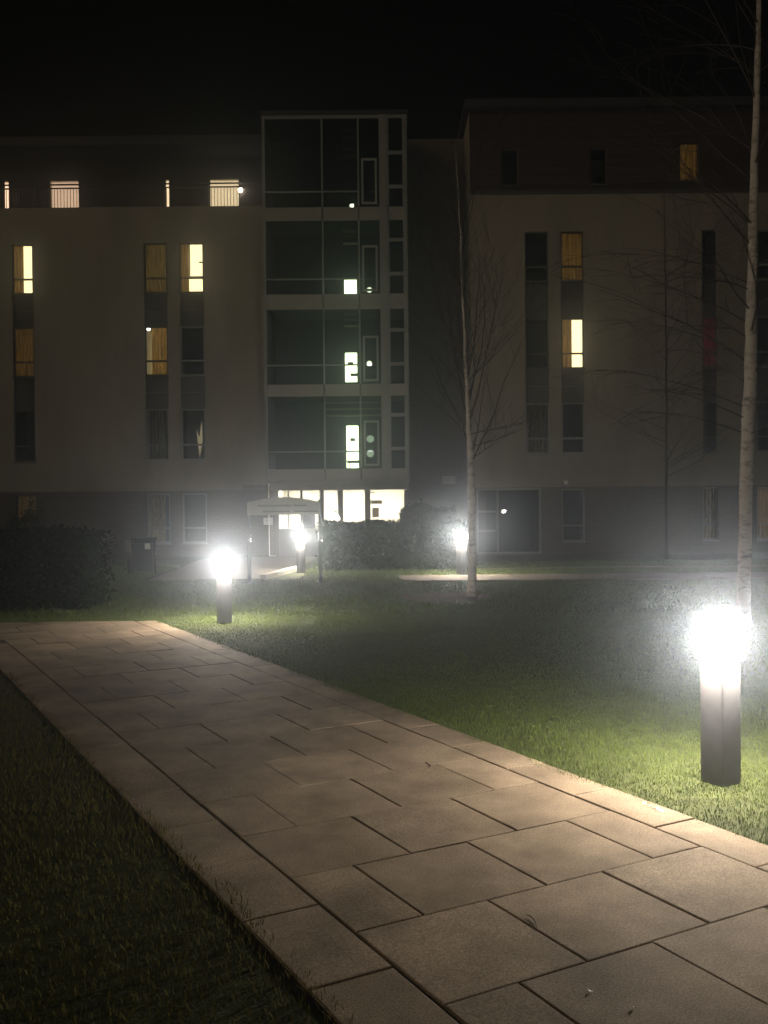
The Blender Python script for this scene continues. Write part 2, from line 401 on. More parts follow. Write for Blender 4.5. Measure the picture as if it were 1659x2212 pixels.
def window(parent, x0, x1, z0, z1, y, state='dark', fm=M_alu, label=None, transom=0.30, lamp=None, cm=None, gap=None, level=1.0, fw=0.045, warm=(1.0, 0.80, 0.42)):
    yf = y + 0.05; zt = z0 + (z1 - z0) * (transom or 0)
    b = MB()
    b.box(x0, x0 + fw, yf, yf + 0.06, z0, z1).box(x1 - fw, x1, yf, yf + 0.06, z0, z1)
    b.box(x0 + fw, x1 - fw, yf, yf + 0.06, z0, z0 + fw).box(x0 + fw, x1 - fw, yf, yf + 0.06, z1 - fw, z1)
    if transom: b.box(x0 + fw, x1 - fw, yf - 0.004, yf + 0.056, zt - 0.028, zt + 0.028)
    wn = b.build('window', fm, parent)
    if label: wn['label'] = label
    spans = [(z0 + fw, zt - 0.028), (zt + 0.028, z1 - fw)] if transom else [(z0 + fw, z1 - fw)]
    for (a, c) in spans:
        MB().box(x0 + fw, x1 - fw, yf + 0.024, yf + 0.032, a, c).build('pane', M_glass, wn)
    MB().box(x0 - 0.03, x1 + 0.03, y - 0.04, y + 0.05, z0 - 0.045, z0 - 0.003).build('sill', fm, wn)
    yc = yf + 0.16
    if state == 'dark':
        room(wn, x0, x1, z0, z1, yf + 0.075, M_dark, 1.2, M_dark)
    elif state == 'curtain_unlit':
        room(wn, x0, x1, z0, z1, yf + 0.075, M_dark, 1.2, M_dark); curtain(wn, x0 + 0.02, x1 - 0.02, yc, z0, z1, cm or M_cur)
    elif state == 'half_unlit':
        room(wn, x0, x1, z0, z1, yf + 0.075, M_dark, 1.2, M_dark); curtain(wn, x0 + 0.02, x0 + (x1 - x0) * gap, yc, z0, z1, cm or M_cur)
    elif state == 'curtain':
        room(wn, x0, x1, z0, z1, yf + 0.075, lit(warm, level), 1.5); curtain(wn, x0 - 0.05, x1 + 0.05, yc, z0 - 0.05, z1 + 0.05, cm or M_cur)
    elif state == 'open':
        room(wn, x0, x1, z0, z1, yf + 0.075, lit(warm, level), 0.55, M_white)
        if gap: curtain(wn, x0 - 0.05, x0 + (x1 - x0) * gap, yc, z0 - 0.05, z1 + 0.05, cm or M_drape)
    elif state == 'slit':
        room(wn, x0, x1, z0, z1, yf + 0.075, lit(warm, level), 1.5)
        curtain(wn, x0 + (x1 - x0) * gap, x1 + 0.05, yc, z0 - 0.05, z1 + 0.05, cm or M_cur)
    return wn

# ---- wing with balcony storey
DL = 28.4
def LX(px, py=850): return W(px, py, DL).x
def LZ(py, px=380): return W(px, py, DL).z
wl = thing('accommodation_wing', (0, 0, 0), 'rendered residence wing with lit balcony windows on its top storey', 'building')
xl0, xl1 = -17.0, LX(572)
zc0, zc1 = LZ(1060), LZ(446)
colA, colB, colC = (LX(29), LX(75)), (LX(314), LX(364)), (LX(390), LX(443))
rows = {4: (LZ(632), LZ(524)), 3: (LZ(811), LZ(704)), 2: (LZ(994), LZ(883)), 1: (LZ(1173), LZ(1066))}
colZ = (LX(-265), LX(-215)); colY = (LX(-60), LX(-12))
ops, ops1 = [], []
for c in (colZ, colA, colB, colC):
    ops.append((c[0], c[1], rows[2][0], rows[4][1]))            # a continuous vertical slot: windows and dark panels alternate
    ops1.append((c[0], c[1], rows[1][0], rows[1][1]))
wall('rendered_wall', xl0, xl1, zc0, zc1, DL, ops, M_render, wl)
wall('brick_base', xl0, xl1, 0, zc0, DL + 0.05, ops1, M_brick, wl)
MB().box(xl0, xl1, DL - 0.001, DL + 0.05, zc0 - 0.03, zc0 - 0.002).build('drip_edge', M_dframe, wl)
for c in (colZ, colA, colB, colC):
    for lo, hi in ((rows[2][1], rows[3][0]), (rows[3][1], rows[4][0])):
        h = hi - lo
        for q in range(2):
            MB().box(c[0] + 0.004, c[1] - 0.004, DL + 0.09, DL + 0.13, lo + 0.005 + q * h / 2, lo + (q + 1) * h / 2 - 0.012).build('slot_panel', M_dpanel, wl)
cfg = {('A', 4): dict(state='open', gap=0.46, level=1.1, fm=M_dframe), ('A', 3): dict(state='curtain', level=0.44, cm=M_cur_o, fm=M_dframe), ('A', 2): dict(state='dark', fm=M_dframe), ('A', 1): dict(state='curtain', level=0.28, cm=M_cur, fm=M_dframe),
       ('B', 4): dict(state='curtain', level=0.48, cm=M_cur, fm=M_dframe), ('C', 4): dict(state='open', gap=0.36, level=1.1, fm=M_dframe),
       ('B', 3): dict(state='slit', gap=0.24, level=1.0, cm=M_cur_o, fm=M_dframe), ('C', 3): dict(state='dark'),
       ('B', 2): dict(state='curtain_unlit', cm=M_cur), ('C', 2): dict(state='dark'), ('B', 1): dict(state='half_unlit', gap=0.72, cm=M_cur), ('C', 1): dict(state='dark'),
       ('Z', 4): dict(state='dark'), ('Z', 3): dict(state='curtain', level=0.4), ('Z', 2): dict(state='dark'), ('Z', 1): dict(state='curtain_unlit')}
WIN = {}
for (cn, rn), kw in cfg.items():
    c = {'A': colA, 'B': colB, 'C': colC, 'Z': colZ}[cn]
    WIN[cn, rn] = window(wl, c[0], c[1], rows[rn][0], rows[rn][1], DL + (0.05 if rn == 1 else 0.0), **kw)
# bright slit beside the amber curtain, with its bare bulb
p = W(321, 711, DL + 0.45)
b = MB(); b.tube([(p.x, p.y, p.z - 0.05), (p.x, p.y, p.z - 0.03), (p.x, p.y, p.z), (p.x, p.y, p.z + 0.03), (p.x, p.y, p.z + 0.05)], [0.02, 0.045, 0.055, 0.045, 0.01], 12)
b.build('bulb', emit_mat('room_bulb', (1, 0.95, 0.85), 14.0), WIN['B', 3], True)
# white draped cloth in one dark room, its lit look given by faint emission
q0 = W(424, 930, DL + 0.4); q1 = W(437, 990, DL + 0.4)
obj('draped_cloth', [(q0.x, q0.y, q0.z + 0.05), (q0.x + 0.10, q0.y, q0.z - 0.2), (q1.x, q1.y, q0.z + 0.35), (q1.x + 0.02, q1.y, q0.z - 0.35), (q0.x + 0.10, q1.y, q1.z), (q0.x + 0.04, q1.y, q0.z - 0.4)], [(0, 5, 1), (1, 5, 4, 3), (1, 3, 2)], emit_mat('glowing_cloth', (1.0, 0.85, 0.5), 0.35), WIN['C', 2])
# sash standing open
sx0, sx1 = colC[0] + (colC[1] - colC[0]) * 0.42, colC[1] + 0.03
sz0, sz1 = LZ(598), LZ(524)
b = MB(); 
for (a, c, e, f) in ((sx0, sx0 + 0.03, sz0, sz1), (sx1 - 0.05, sx1 - 0.015, sz0, sz1), (sx0, sx1 - 0.015, sz0 - 0.03, sz0 + 0.01)):
    b.box(a, c, DL - 0.02, DL + 0.02, e, f)
b.box(sx1 - 0.17, sx1 - 0.06, DL - 0.03, DL + 0.0, sz0 + 0.42, sz0 + 0.46)
b.build('open_sash', M_dframe, WIN['C', 4])
# top storey set back behind a balcony
DP = 29.9; zp = LZ(302)
def PX(px, py=410): return W(px, py, DP).x
def PZ(py, px=380): return W(px, py, DP).z
pw = [(PX(-40), PX(20)), (PX(105), PX(171)), (PX(355), PX(381)), (PX(451), PX(517))]
pops = [(a, c, PZ(452), PZ(385)) for a, c in pw]
MB().box(xl0, xl1, DL + 0.002, DP + 0.5, zc1 - 0.16, zc1 - 0.004).build('balcony_slab', M_roof, wl)
wall('top_storey_wall', xl0, xl1, zc1 - 0.003, zp, DP, pops, M_timber, wl)
MB().box(xl0 - 0.2, xl1 - 0.004, DL + 0.35, DL + 9, zp + 0.003, zp + 0.28).build('roof', M_roof, wl)
for i, (a, c, e, f) in enumerate(pops):
    lv = (0.9, 0.42, 0.75, 0.5)[i]
    window(wl, a, c, e, f, DP, state='open', level=lv, warm=((1.0, 0.66, 0.44) if i < 2 else (1.0, 0.76, 0.46)), fm=M_dframe, transom=None, fw=0.035)
# doors standing half open / screens leaving only a sliver of two windows
for (a, c) in ((PX(18.5), PX(72)), (PX(369), PX(418))):
    pass
for px0, px1 in ((-60, 10.5), (20, 74), (366, 420)):
    a, c = W(px0, 410, DP - 0.25).x, W(px1, 410, DP - 0.25).x
    MB().box(a, c, DP - 0.30, DP - 0.24, PZ(452), PZ(390)).build('balcony_screen', M_timber, wl)
bal = MB(); zb0, zb1 = zc1 + 0.02, LZ(403)
bal.box(xl0, xl1 - 0.01, DL + 0.10, DL + 0.14, zb1, zb1 + 0.035)
bal.build('top_rail', M_dframe, wl)
bal = MB(); x = xl0
while x < xl1 - 0.05:
    bal.box(x, x + 0.014, DL + 0.112, DL + 0.126, zb0 - 0.02, zb1); x += 0.10
bs = bal.build('balusters', M_dframe, wl); bs['kind'] = 'stuff'
MB().box(xl0, xl1 - 0.01, DP - 0.05, DP - 0.01, PZ(399), PZ(396)).build('window_bar', M_dframe, wl)
p = W(519, 410, DP - 0.12)
b = MB(); b.tube([(p.x, p.y + 0.08, p.z), (p.x, p.y + 0.04, p.z), (p.x, p.y, p.z), (p.x, p.y - 0.03, p.z)], [0.05, 0.075, 0.06, 0.02], 14)
b.build('balcony_lamp', emit_mat('balcony_lamp', (1, 0.9, 0.72), 26.0), wl, True)
# closed rear volume of the wing
b = MB(); yb = DL + 9
b.quad((xl0, DL, 0), (xl0, yb, 0), (xl0, yb, zp), (xl0, DL, zp)); b.quad((xl1, DL + 2.5, 0), (xl1, yb, 0), (xl1, yb, zp), (xl1, DL + 2.5, zp)); b.quad((xl0, yb, 0), (xl1, yb, 0), (xl1, yb, zp), (xl0, yb, zp))
b.build('rear_wall', M_render, wl)

# ---- glazed stair tower over the entrance lobby
DT = 27.0
def TX(px, py=900): return W(px, py, DT).x
def TZ(py, px=730): return W(px, py, DT).z
tw = thing('stair_tower', (0, 0, 0), 'tall glazed stair tower above the brightly lit entrance lobby', 'building')
xa, xb = TX(572), TX(884); xm0, xm1 = TX(824), TX(841)
zt, zbm = TZ(248), TZ(1043)
fr = MB()
fr.box(xa, xa + 0.08, DT, DT + 0.2, zbm, zt).build('corner_post', M_alu, tw)
MB().box(xb - 0.08, xb, DT, DT + 0.2, zbm, zt).build('corner_post', M_alu, tw)
MB().box(xm0, xm1, DT - 0.03, DT + 0.2, zbm, zt).build('column', mat('column_grey', (0.30, 0.29, 0.26), 0.6), tw)
MB().box(xa + 0.082, xb - 0.082, DT - 0.02, DT + 0.2, zbm, zbm + 0.09).build('bottom_rail', M_alu, tw)
MB().box(xa + 0.082, xb - 0.082, DT - 0.004, DT + 0.2, zt - 0.1, zt - 0.002).build('top_rail', M_alu, tw)
# storeys: (glass bottom, glass top, transom)
storeys = [(TZ(1012), TZ(856), TZ(975)), (TZ(829), TZ(668), TZ(788)), (TZ(634), TZ(476), TZ(602)), (TZ(446), zt - 0.1, TZ(413))]
spans = [(zbm + 0.095, TZ(1013)), (TZ(855), TZ(830)), (TZ(667), TZ(635)), (TZ(475), TZ(447))]
bays = [(xa + 0.085, TX(699)), (TX(703), TX(777)), (TX(781), xm0 - 0.004)]
for z0, z1 in spans:
    for (p0, p1) in bays + [(xm1 + 0.004, xb - 0.085)]:
        MB().box(p0, p1, DT + 0.02, DT + 0.09, z0, z1).build('spandrel_panel', M_panel, tw)
    MB().box(xa + 0.09, xb - 0.09, DT + 0.1, DT + 3.4, z0 + 0.03, z1 - 0.05).build('floor_slab', M_stair, tw)
for px in (701, 779):
    x = TX(px)
    for (g0, g1, gt) in storeys:
        MB().box(x - 0.022, x + 0.022, DT + 0.01, DT + 0.09, g0 + 0.004, g1 - 0.004).build('mullion', M_alu, tw)
    for z0, z1 in spans:
        MB().box(x - 0.022, x + 0.022, DT + 0.024, DT + 0.086, z0, z1).build('mullion', M_dframe, tw)
for si, (g0, g1, gt) in enumerate(storeys):
    for bi, (p0, p1) in enumerate(bays):
        MB().box(p0, p1, DT + 0.04, DT + 0.05, g0 + 0.004, gt - 0.022).build('pane', M_glass_d, tw)
        MB().box(p0, p1, DT + 0.04, DT + 0.05, gt + 0.022, g1 - 0.004).build('pane', M_glass_d, tw)
        if bi < 2: MB().box(p0, p1, DT + 0.014, DT + 0.08, gt - 0.02, gt + 0.02).build('transom', M_alu, tw)
    # side casement with its own frame in the third bay
    cx0, cx1 = TX(785.5), TX(819); cz0, cz1 = g0 + 0.07, g0 + (TZ(901) - TZ(1004))
    b = MB()
    b.box(cx0, cx0 + 0.06, DT - 0.01, DT + 0.038, cz0, cz1).box(cx1 - 0.06, cx1, DT - 0.01, DT + 0.038, cz0, cz1).box(cx0 + 0.06, cx1 - 0.06, DT - 0.01, DT + 0.038, cz0, cz0 + 0.06).box(cx0 + 0.06, cx1 - 0.06, DT - 0.01, DT + 0.038, cz1 - 0.06, cz1)
    b.build('casement_frame', mat('casement_grey', (0.33, 0.33, 0.29), 0.5), tw)
    # slim bay
    s0, s1 = xm1 + 0.004, xb - 0.085; st = g0 + (TZ(970) - TZ(1012))
    b = MB(); b.box(s0, s0 + 0.05, DT + 0.0, DT + 0.08, g0 + 0.004, g1 - 0.004).box(s1 - 0.05, s1, DT, DT + 0.08, g0 + 0.004, g1 - 0.004)
    b.box(s0 + 0.05, s1 - 0.05, DT, DT + 0.08, st - 0.05, st + 0.05).box(s0 + 0.05, s1 - 0.05, DT, DT + 0.08, g0 + (TZ(897) - TZ(1012)) - 0.05, g0 + (TZ(897) - TZ(1012)) + 0.05)
    b.build('slim_frame', M_alu, tw)
    MB().box(s0 + 0.05, s1 - 0.05, DT + 0.04, DT + 0.05, g0 + 0.004, g1 - 0.004).build('pane', M_glass_d, tw)
    # stair well behind the glass: partition, lit door, treads
    DI = DT + 1.9
    MB().box(xa + 0.09, xb - 0.09, DI, DI + 0.1, g0 - 0.05, g1 + 0.05).build('stairwell_wall', M_stair, tw)
    d = [(749, 774, 919.5, 1011), (746, 771, 762, 825), (744, 770, 601.5, 634), (756, 764, 440.5, 446.5)][si]
    a0 = W(d[0], d[3], DI - 0.06); a1 = W(d[1], d[2], DI - 0.06)
    door = MB().box(a0.x - 0.07, a1.x + 0.07, DI - 0.03, DI - 0.003, a0.z - 0.04, a1.z + 0.05).build('stair_door', M_stair, tw)
    MB().box(a0.x, a1.x, DI - 0.05, DI - 0.032, a0.z, a1.z).build('lit_pane', emit_mat('stair_door_light', (1.0, 1.0, 0.74), 10.0), door)
    if si == 0:
        for zz in (W(760, 950, DI).z,): MB().box(a0.x + 0.12, a0.x + 0.28, DI - 0.065, DI - 0.052, zz - 0.05, zz + 0.05).build('door_notice', M_panel, door)
        MB().box(a0.x + 0.03, a1.x + 0.05, DI - 0.5, DI - 0.45, W(760, 1002, DI).z, W(760, 996, DI).z).box(a0.x + 0.1, a0.x + 0.13, DI - 0.5, DI - 0.45, g0, W(760, 1002, DI).z).build('handrail', M_dframe, tw)
    if si == 1:
        zz = W(758, 786, DI).z; MB().box(a0.x + 0.08, a0.x + 0.26, DI - 0.065, DI - 0.052, zz - 0.06, zz + 0.05).build('door_notice', M_panel, door)
        MB().box(a0.x + 0.18, a1.x + 0.05, DI - 0.5, DI - 0.45, W(760, 817, DI).z, W(760, 811, DI).z).build('handrail', M_dframe, tw)
    # underside treads of the flight above
    x0t, x1t = (W(703, 880, DT + 0.9).x, W(826, 880, DT + 0.9).x) if si == 0 else (W(742, 700, DT + 0.9).x, W(773, 700, DT + 0.9).x)
    base = {0: (870, 883, 896), 1: (679, 690, 701), 2: (488, 498, 508, 519), 3: (283, 294, 303, 314, 326)}[si]
    for i, py in enumerate(base):
        zc = W(760, py, DT + 0.9).z
        MB().box(x0t, x1t, DT + 0.75 + 0.12 * i, DT + 0.98 + 0.12 * i, zc - 0.02, zc + 0.02).build('stair_tread', M_slat, tw)
    # round wall lights behind the casement
    lights = {0: (948, 980), 1: (785,), 2: (626,), 3: ()}[si]
    for py in lights:
        c = W(800 if si == 0 else 798, py, DT + 0.3)
        b = MB(); b.tube([(c.x, c.y + 0.05, c.z), (c.x, c.y + 0.02, c.z), (c.x, c.y, c.z), (c.x, c.y - 0.012, c.z)], [0.10, 0.11, 0.09, 0.03] if si == 0 else [0.07, 0.08, 0.06, 0.02], 20)
        b.build('globe_light', M_disc if si == 0 else emit_mat('globe_light_bright', (1, 0.98, 0.85), 4.0), tw, True)
# sides, roof, soffit
b = MB(); b.quad((xa, DT + 0.2, zbm), (xa, DT + 3.5, zbm), (xa, DT + 3.5, zt), (xa, DT + 0.2, zt)); b.quad((xb, DT + 3.5, zbm), (xb, DT + 0.2, zbm), (xb, DT + 0.2, zt), (xb, DT + 3.5, zt))
b.build('side_wall', M_panel, tw)
MB().box(xa - 0.05, xb + 0.05, DT - 0.05, DT + 4.5, zt + 0.002, zt + 0.12).build('roof', M_roof, tw)
MB().box(xa + 0.01, xb - 0.01, DT + 0.21, DT + 3.4, zbm + 0.01, zbm + 0.085).build('soffit', M_panel, tw)
# recessed link wall to the other wing
DK = 29.4; xk1 = W(1019, 800, 27.6).x
wall('link_wall', xb - 0.1, xk1 + 0.6, 0, W(950, 300, DK).z, DK, [], M_brick, tw)
c = W(970, 1036, DK)
MB().box(c.x - 0.22, c.x + 0.2, DK - 0.06, DK - 0.003, c.z - 0.14, c.z + 0.12).build('wall_plate', M_panel, tw)
c = W(972, 855, DK)
MB().box(c.x - 0.25, c.x + 0.3, DK - 0.05, DK - 0.003, c.z - 0.1, c.z + 0.1).build('wall_plate', M_dpanel, tw)

# entrance lobby
DB = 28.1
def BX(px, py=1090): return W(px, py, DB).x
def BZ(py, px=760): return W(px, py, DB).z
zl = BZ(1058.5); lx0, lx1 = BX(600), BX(876)
lob = MB()
lob.quad((lx0 - 0.3, DB + 4.5, 0.0), (lx1 + 0.05, DB + 4.5, 0.0), (lx1 + 0.05, DB + 4.5, 2.25), (lx0 - 0.3, DB + 4.5, 2.25))
lob.quad((lx0 - 0.3, DB + 0.1, 0), (lx0 - 0.3, DB + 4.5, 0), (lx0 - 0.3, DB + 4.5, 2.25), (lx0 - 0.3, DB + 0.1, 2.25))
lob.quad((lx1 + 0.05, DB + 4.5, 0), (lx1 + 0.05, DB + 0.1, 0), (lx1 + 0.05, DB + 0.1, 2.25), (lx1 + 0.05, DB + 4.5, 2.25))
lob.build('lobby_wall', M_white, tw)
MB().box(lx0 - 0.3, lx1 + 0.05, DB + 0.1, DB + 4.5, 0.0, 0.02).build('lobby_floor', mat('lobby_floor', (0.5, 0.45, 0.36), 0.4), tw)
MB().box(lx0 - 0.3, lx1 + 0.05, DB + 0.12, DB + 4.5, 2.205, 2.25).build('lobby_ceiling', M_white, tw)
for i in range(5):
    x = lx0 + 0.3 + i * (lx1 - lx0 - 0.6) / 4
    for yy in (DB + 1.0, DB + 3.0):
        MB().box(x - 0.28, x + 0.28, yy - 0.28, yy + 0.28, 2.185, 2.203).build('ceiling_light', M_tubelight, tw)
MB().box(xa, xb, DB - 0.06, DB + 0.1, zl, zbm + 0.008).build('lobby_fascia', M_panel, tw)
mull = mat('lobby_mullion', (0.17, 0.145, 0.12), 0.6)
for (p0, p1) in ((595, 602.5), (649, 654), (690.5, 700), (737, 741.6), (788, 800.6), (873, 880)):
    MB().box(BX(p0), BX(p1), DB - 0.05, DB + 0.09, 0.0, zl - 0.003).build('lobby_mullion', mull, tw)
for (p0, p1) in ((700, 737), (741.6, 788), (800.6, 873)):
    MB().box(BX(p0) + 0.003, BX(p1) - 0.003, DB + 0.02, DB + 0.03, 0.02, zl - 0.005).build('lobby_pane', M_glass, tw)
for (p0, p1) in ((602.5, 649), (654, 690.5)):
    MB().box(BX(p0) + 0.003, BX(p1) - 0.003, DB + 0.02, DB + 0.03, BZ(1140), zl - 0.005).build('lobby_pane', M_glass, tw)
    MB().box(BX(p0) + 0.003, BX(p1) - 0.003, DB - 0.04, DB + 0.08, 0.0, BZ(1140.5)).build('lobby_stall_riser', mat('riser_grey', (0.26, 0.25, 0.22), 0.7), tw)
MB().box(BX(621), BX(625), DB + 0.032, DB + 0.07, BZ(1139.5), zl - 0.005).build('glazing_bar', M_alu, tw)
# things fixed inside the lobby
MB().box(BX(729), BX(736.9), DB + 0.035, DB + 0.07, 0.03, zl - 0.01).build('door_stile', M_panel, tw)
def board(px0, px1, py0, py1, D, m, name):
    a, c = W(px0, py1, D), W(px1, py0, D)
    return bevel(MB().box(a.x, c.x, D - 0.04, D, a.z, c.z).build(name, m, tw), 0.01)
board(804, 819, 1096.5, 1118, DB + 0.6, mat('board_brown', (0.16, 0.10, 0.08), 0.8), 'notice_board')
board(801.5, 825.5, 1080.5, 1089, DB + 0.6, mat('board_grey', (0.22, 0.20, 0.19), 0.8), 'lobby_sign')
board(801, 809.5, 1062.5, 1066, DB + 0.4, mat('board_grey', (0.22, 0.20, 0.19), 0.8), 'exit_box')
board(721, 728, 1103, 1107.5, DB + 0.08, mat('board_olive', (0.25, 0.25, 0.12), 0.8), 'door_notice')
board(655.5, 681, 1104, 1150, DB + 0.09, mat('poster_brown', (0.10, 0.075, 0.065), 0.8), 'poster_stand')
# solid wall beside the lobby
wall('entrance_wall', BX(536, 1100) - 0.2, lx0 - 0.05, 0, zl + 0.2, DB + 0.3, [], M_brick, tw)
c = W(579, 1126, DB + 0.28); MB().box(c.x - 0.14, c.x + 0.14, DB + 0.255, DB + 0.297, c.z - 0.11, c.z + 0.11).build('entry_panel', mat('panel_white', (0.7, 0.7, 0.68), 0.5), tw)

# ---- other wing
DR = 27.6
def RX(px, py=850): return W(px, py, DR).x
def RZ(py, px=1200): return W(px, py, DR).z
wr = thing('accommodation_wing', (0, 0, 0), 'rendered residence wing with dark top storey behind the two bare birches', 'building')
xr0, xr1 = RX(1019), 19.0
zr0, zr1, zr2 = RZ(1052), RZ(415), RZ(236)
cD, cE, cF, cH = (RX(1136), RX(1187)), (RX(1213), RX(1263)), (RX(1518), RX(1551)), (RX(1636), RX(1686))
rr = {4: (RZ(607), RZ(500)), 3: (RZ(796), RZ(687)), 2: (RZ(980), RZ(870)), 1: (RZ(1170), RZ(1056))}
ops, ops1 = [], []
for c in (cD, cE, cF, cH):
    ops.append((c[0], c[1], rr[2][0], rr[4][1]))
for c in (cE, cF, cH): ops1.append((c[0], c[1], rr[1][0], rr[1][1]))
bw = (RX(1030, 1120), RX(1170, 1120), RZ(1196), RZ(1054.5)); ops1.append((bw[0], bw[1], bw[2], zr0 - 0.02))
wall('rendered_wall', xr0, xr1, zr0, zr1, DR, ops, M_render, wr)
wall('brick_base', xr0, xr1, 0, zr0, DR + 0.05, ops1, M_brick, wr)
for c in (cD, cE, cF, cH):
    for lo, hi in ((rr[2][1], rr[3][0]), (rr[3][1], rr[4][0])):
        h = hi - lo
        for q in range(2):
            MB().box(c[0] + 0.004, c[1] - 0.004, DR + 0.09, DR + 0.13, lo + 0.005 + q * h / 2, lo + (q + 1) * h / 2 - 0.012).build('slot_panel', M_dpanel, wr)
cfg = {('D', 4): dict(state='dark', fm=M_dframe), ('E', 4): dict(state='curtain', level=0.58, cm=M_cur_o, fm=M_dframe), ('D', 3): dict(state='dark', fm=M_dframe), ('E', 3): dict(state='open', gap=0.52, level=1.2, fm=M_dframe),
       ('F', 3): dict(state='curtain', level=0.3, cm=M_cur_r, warm=(1.0, 0.55, 0.5), fm=M_dframe), ('D', 2): dict(state='curtain_unlit', cm=M_cur), ('E', 2): dict(state='dark'), ('F', 2): dict(state='dark', fm=M_dframe), ('F', 4): dict(state='dark', fm=M_dframe),
       ('E', 1): dict(state='dark'), ('F', 1): dict(state='curtain_unlit', cm=M_cur), ('H', 1): dict(state='curtain', level=0.4, cm=M_cur_o), ('H', 2): dict(state='dark'), ('H', 3): dict(state='dark'), ('H', 4): dict(state='dark')}
for (cn, rn), kw in cfg.items():
    c = {'D': cD, 'E': cE, 'F': cF, 'H': cH}[cn]
    WIN[cn, rn] = window(wr, c[0], c[1], rr[rn][0], rr[rn][1], DR + (0.05 if rn == 1 else 0.0), **kw)
# dark lower panel of the window strip on the amber row
# wide ground floor window
wy = DR + 0.07
b = MB(); f_ = 0.06
b.box(bw[0], bw[0] + f_, wy, wy + 0.07, bw[2], zr0 - 0.02).box(bw[1] - f_, bw[1], wy, wy + 0.07, bw[2], zr0 - 0.02).box(bw[0] + f_, bw[1] - f_, wy, wy + 0.07, bw[2], bw[2] + f_).box(bw[0] + f_, bw[1] - f_, wy, wy + 0.07, zr0 - 0.02 - f_, zr0 - 0.02)
mx_ = RX(1076, 1120); b.box(mx_ - 0.03, mx_ + 0.03, wy + 0.003, wy + 0.067, bw[2] + f_, zr0 - 0.02 - f_)
bigw = b.build('wide_window', M_alu, wr)
s0, s1, e0, e1 = bw[0] + 0.005, mx_ - 0.01, RZ(1148), RZ(1101)
b = MB(); b.box(s0, s0 + 0.05, wy - 0.03, wy - 0.004, e0, e1).box(s1 - 0.05, s1, wy - 0.03, wy - 0.004, e0, e1).box(s0 + 0.05, s1 - 0.05, wy - 0.03, wy - 0.004, e0, e0 + 0.07).box(s0 + 0.05, s1 - 0.05, wy - 0.03, wy - 0.004, e1 - 0.07, e1)
b.build('vent_sash', M_alu, bigw)
MB().box(bw[0] + f_, mx_ - 0.03, wy + 0.03, wy + 0.038, bw[2] + f_, zr0 - 0.02 - f_).build('pane', M_glass, bigw)
MB().box(mx_ + 0.03, bw[1] - f_, wy + 0.03, wy + 0.038, bw[2] + f_, zr0 - 0.02 - f_).build('pane', M_glass, bigw)
room(bigw, bw[0], bw[1], bw[2], zr0 - 0.02, wy + 0.09, M_dark, 2.5, M_dark)
c = W(1224, 1042, DR - 0.08)
b = MB(); b.tube([(c.x, DR - 0.001, c.z), (c.x, DR - 0.03, c.z), (c.x, DR - 0.08, c.z), (c.x, DR - 0.12, c.z)], [0.06, 0.075, 0.07, 0.02], 14)
b.build('bulkhead_lamp', mat('lamp_white', (0.8, 0.8, 0.76), 0.4), wr, True)
# top storey: boarded in dark red brown with a few windows
tops = [(RX(1468, 345), RX(1513, 345), RZ(388, 1490), RZ(305, 1490)), (RX(1084, 345), RX(1121, 345), RZ(398), RZ(318)), (RX(1276, 345), RX(1313, 345), RZ(398), RZ(318)), (RX(1690, 345), RX(1735, 345), RZ(388), RZ(305))]
wall('top_storey_wall', xr0, xr1, zr1, zr2, DR + 0.06, tops, M_timber, wr)
for i, t in enumerate(tops):
    window(wr, *t, DR + 0.06, fm=M_dframe, transom=None, **(dict(state='curtain', level=0.62, cm=M_cur_o) if i == 0 else dict(state='dark')))
nb = 7
for i in range(nb):                                         # horizontal cladding boards between the windows
    z = zr1 + 0.25 + i * (zr2 - zr1 - 0.5) / nb
    for a, c in ((xr0, tops[1][0]), (tops[1][1], tops[2][0]), (tops[2][1], tops[0][0]), (tops[0][1], xr1)):
        MB().box(a + 0.03, c - 0.03, DR + 0.035, DR + 0.058, z, z + (zr2 - zr1 - 0.5) / nb - 0.02).build('cladding_board', M_timber, wr)
MB().box(xr0 - 0.02, xr1, DR - 0.05, DR + 0.055, zr1 - 0.06, zr1 + 0.05).build('string_course', M_dframe, wr)
MB().box(xr0 - 0.15, xr1, DR - 0.2, DR + 9, zr2 + 0.003, zr2 + 0.25).build('roof', M_roof, wr)
b = MB(); yb = DR + 9
b.quad((xr0, DR, 0), (xr0, DR, zr1), (xr0, yb, zr1), (xr0, yb, 0)); b.quad((xr0, DR + 0.06, zr1), (xr0, DR + 0.06, zr2), (xr0, yb, zr2), (xr0, yb, zr1)); b.quad((xr0, yb, 0), (xr1, yb, 0), (xr1, yb, zr2), (xr0, yb, zr2))
b.build('side_wall', M_render, wr)

def copy_tree(o, loc):
    r = o.copy(); C.objects.link(r); r.location = loc
    for ch in o.children:
        c_ = ch.copy(); C.objects.link(c_); c_.parent = r
    return r
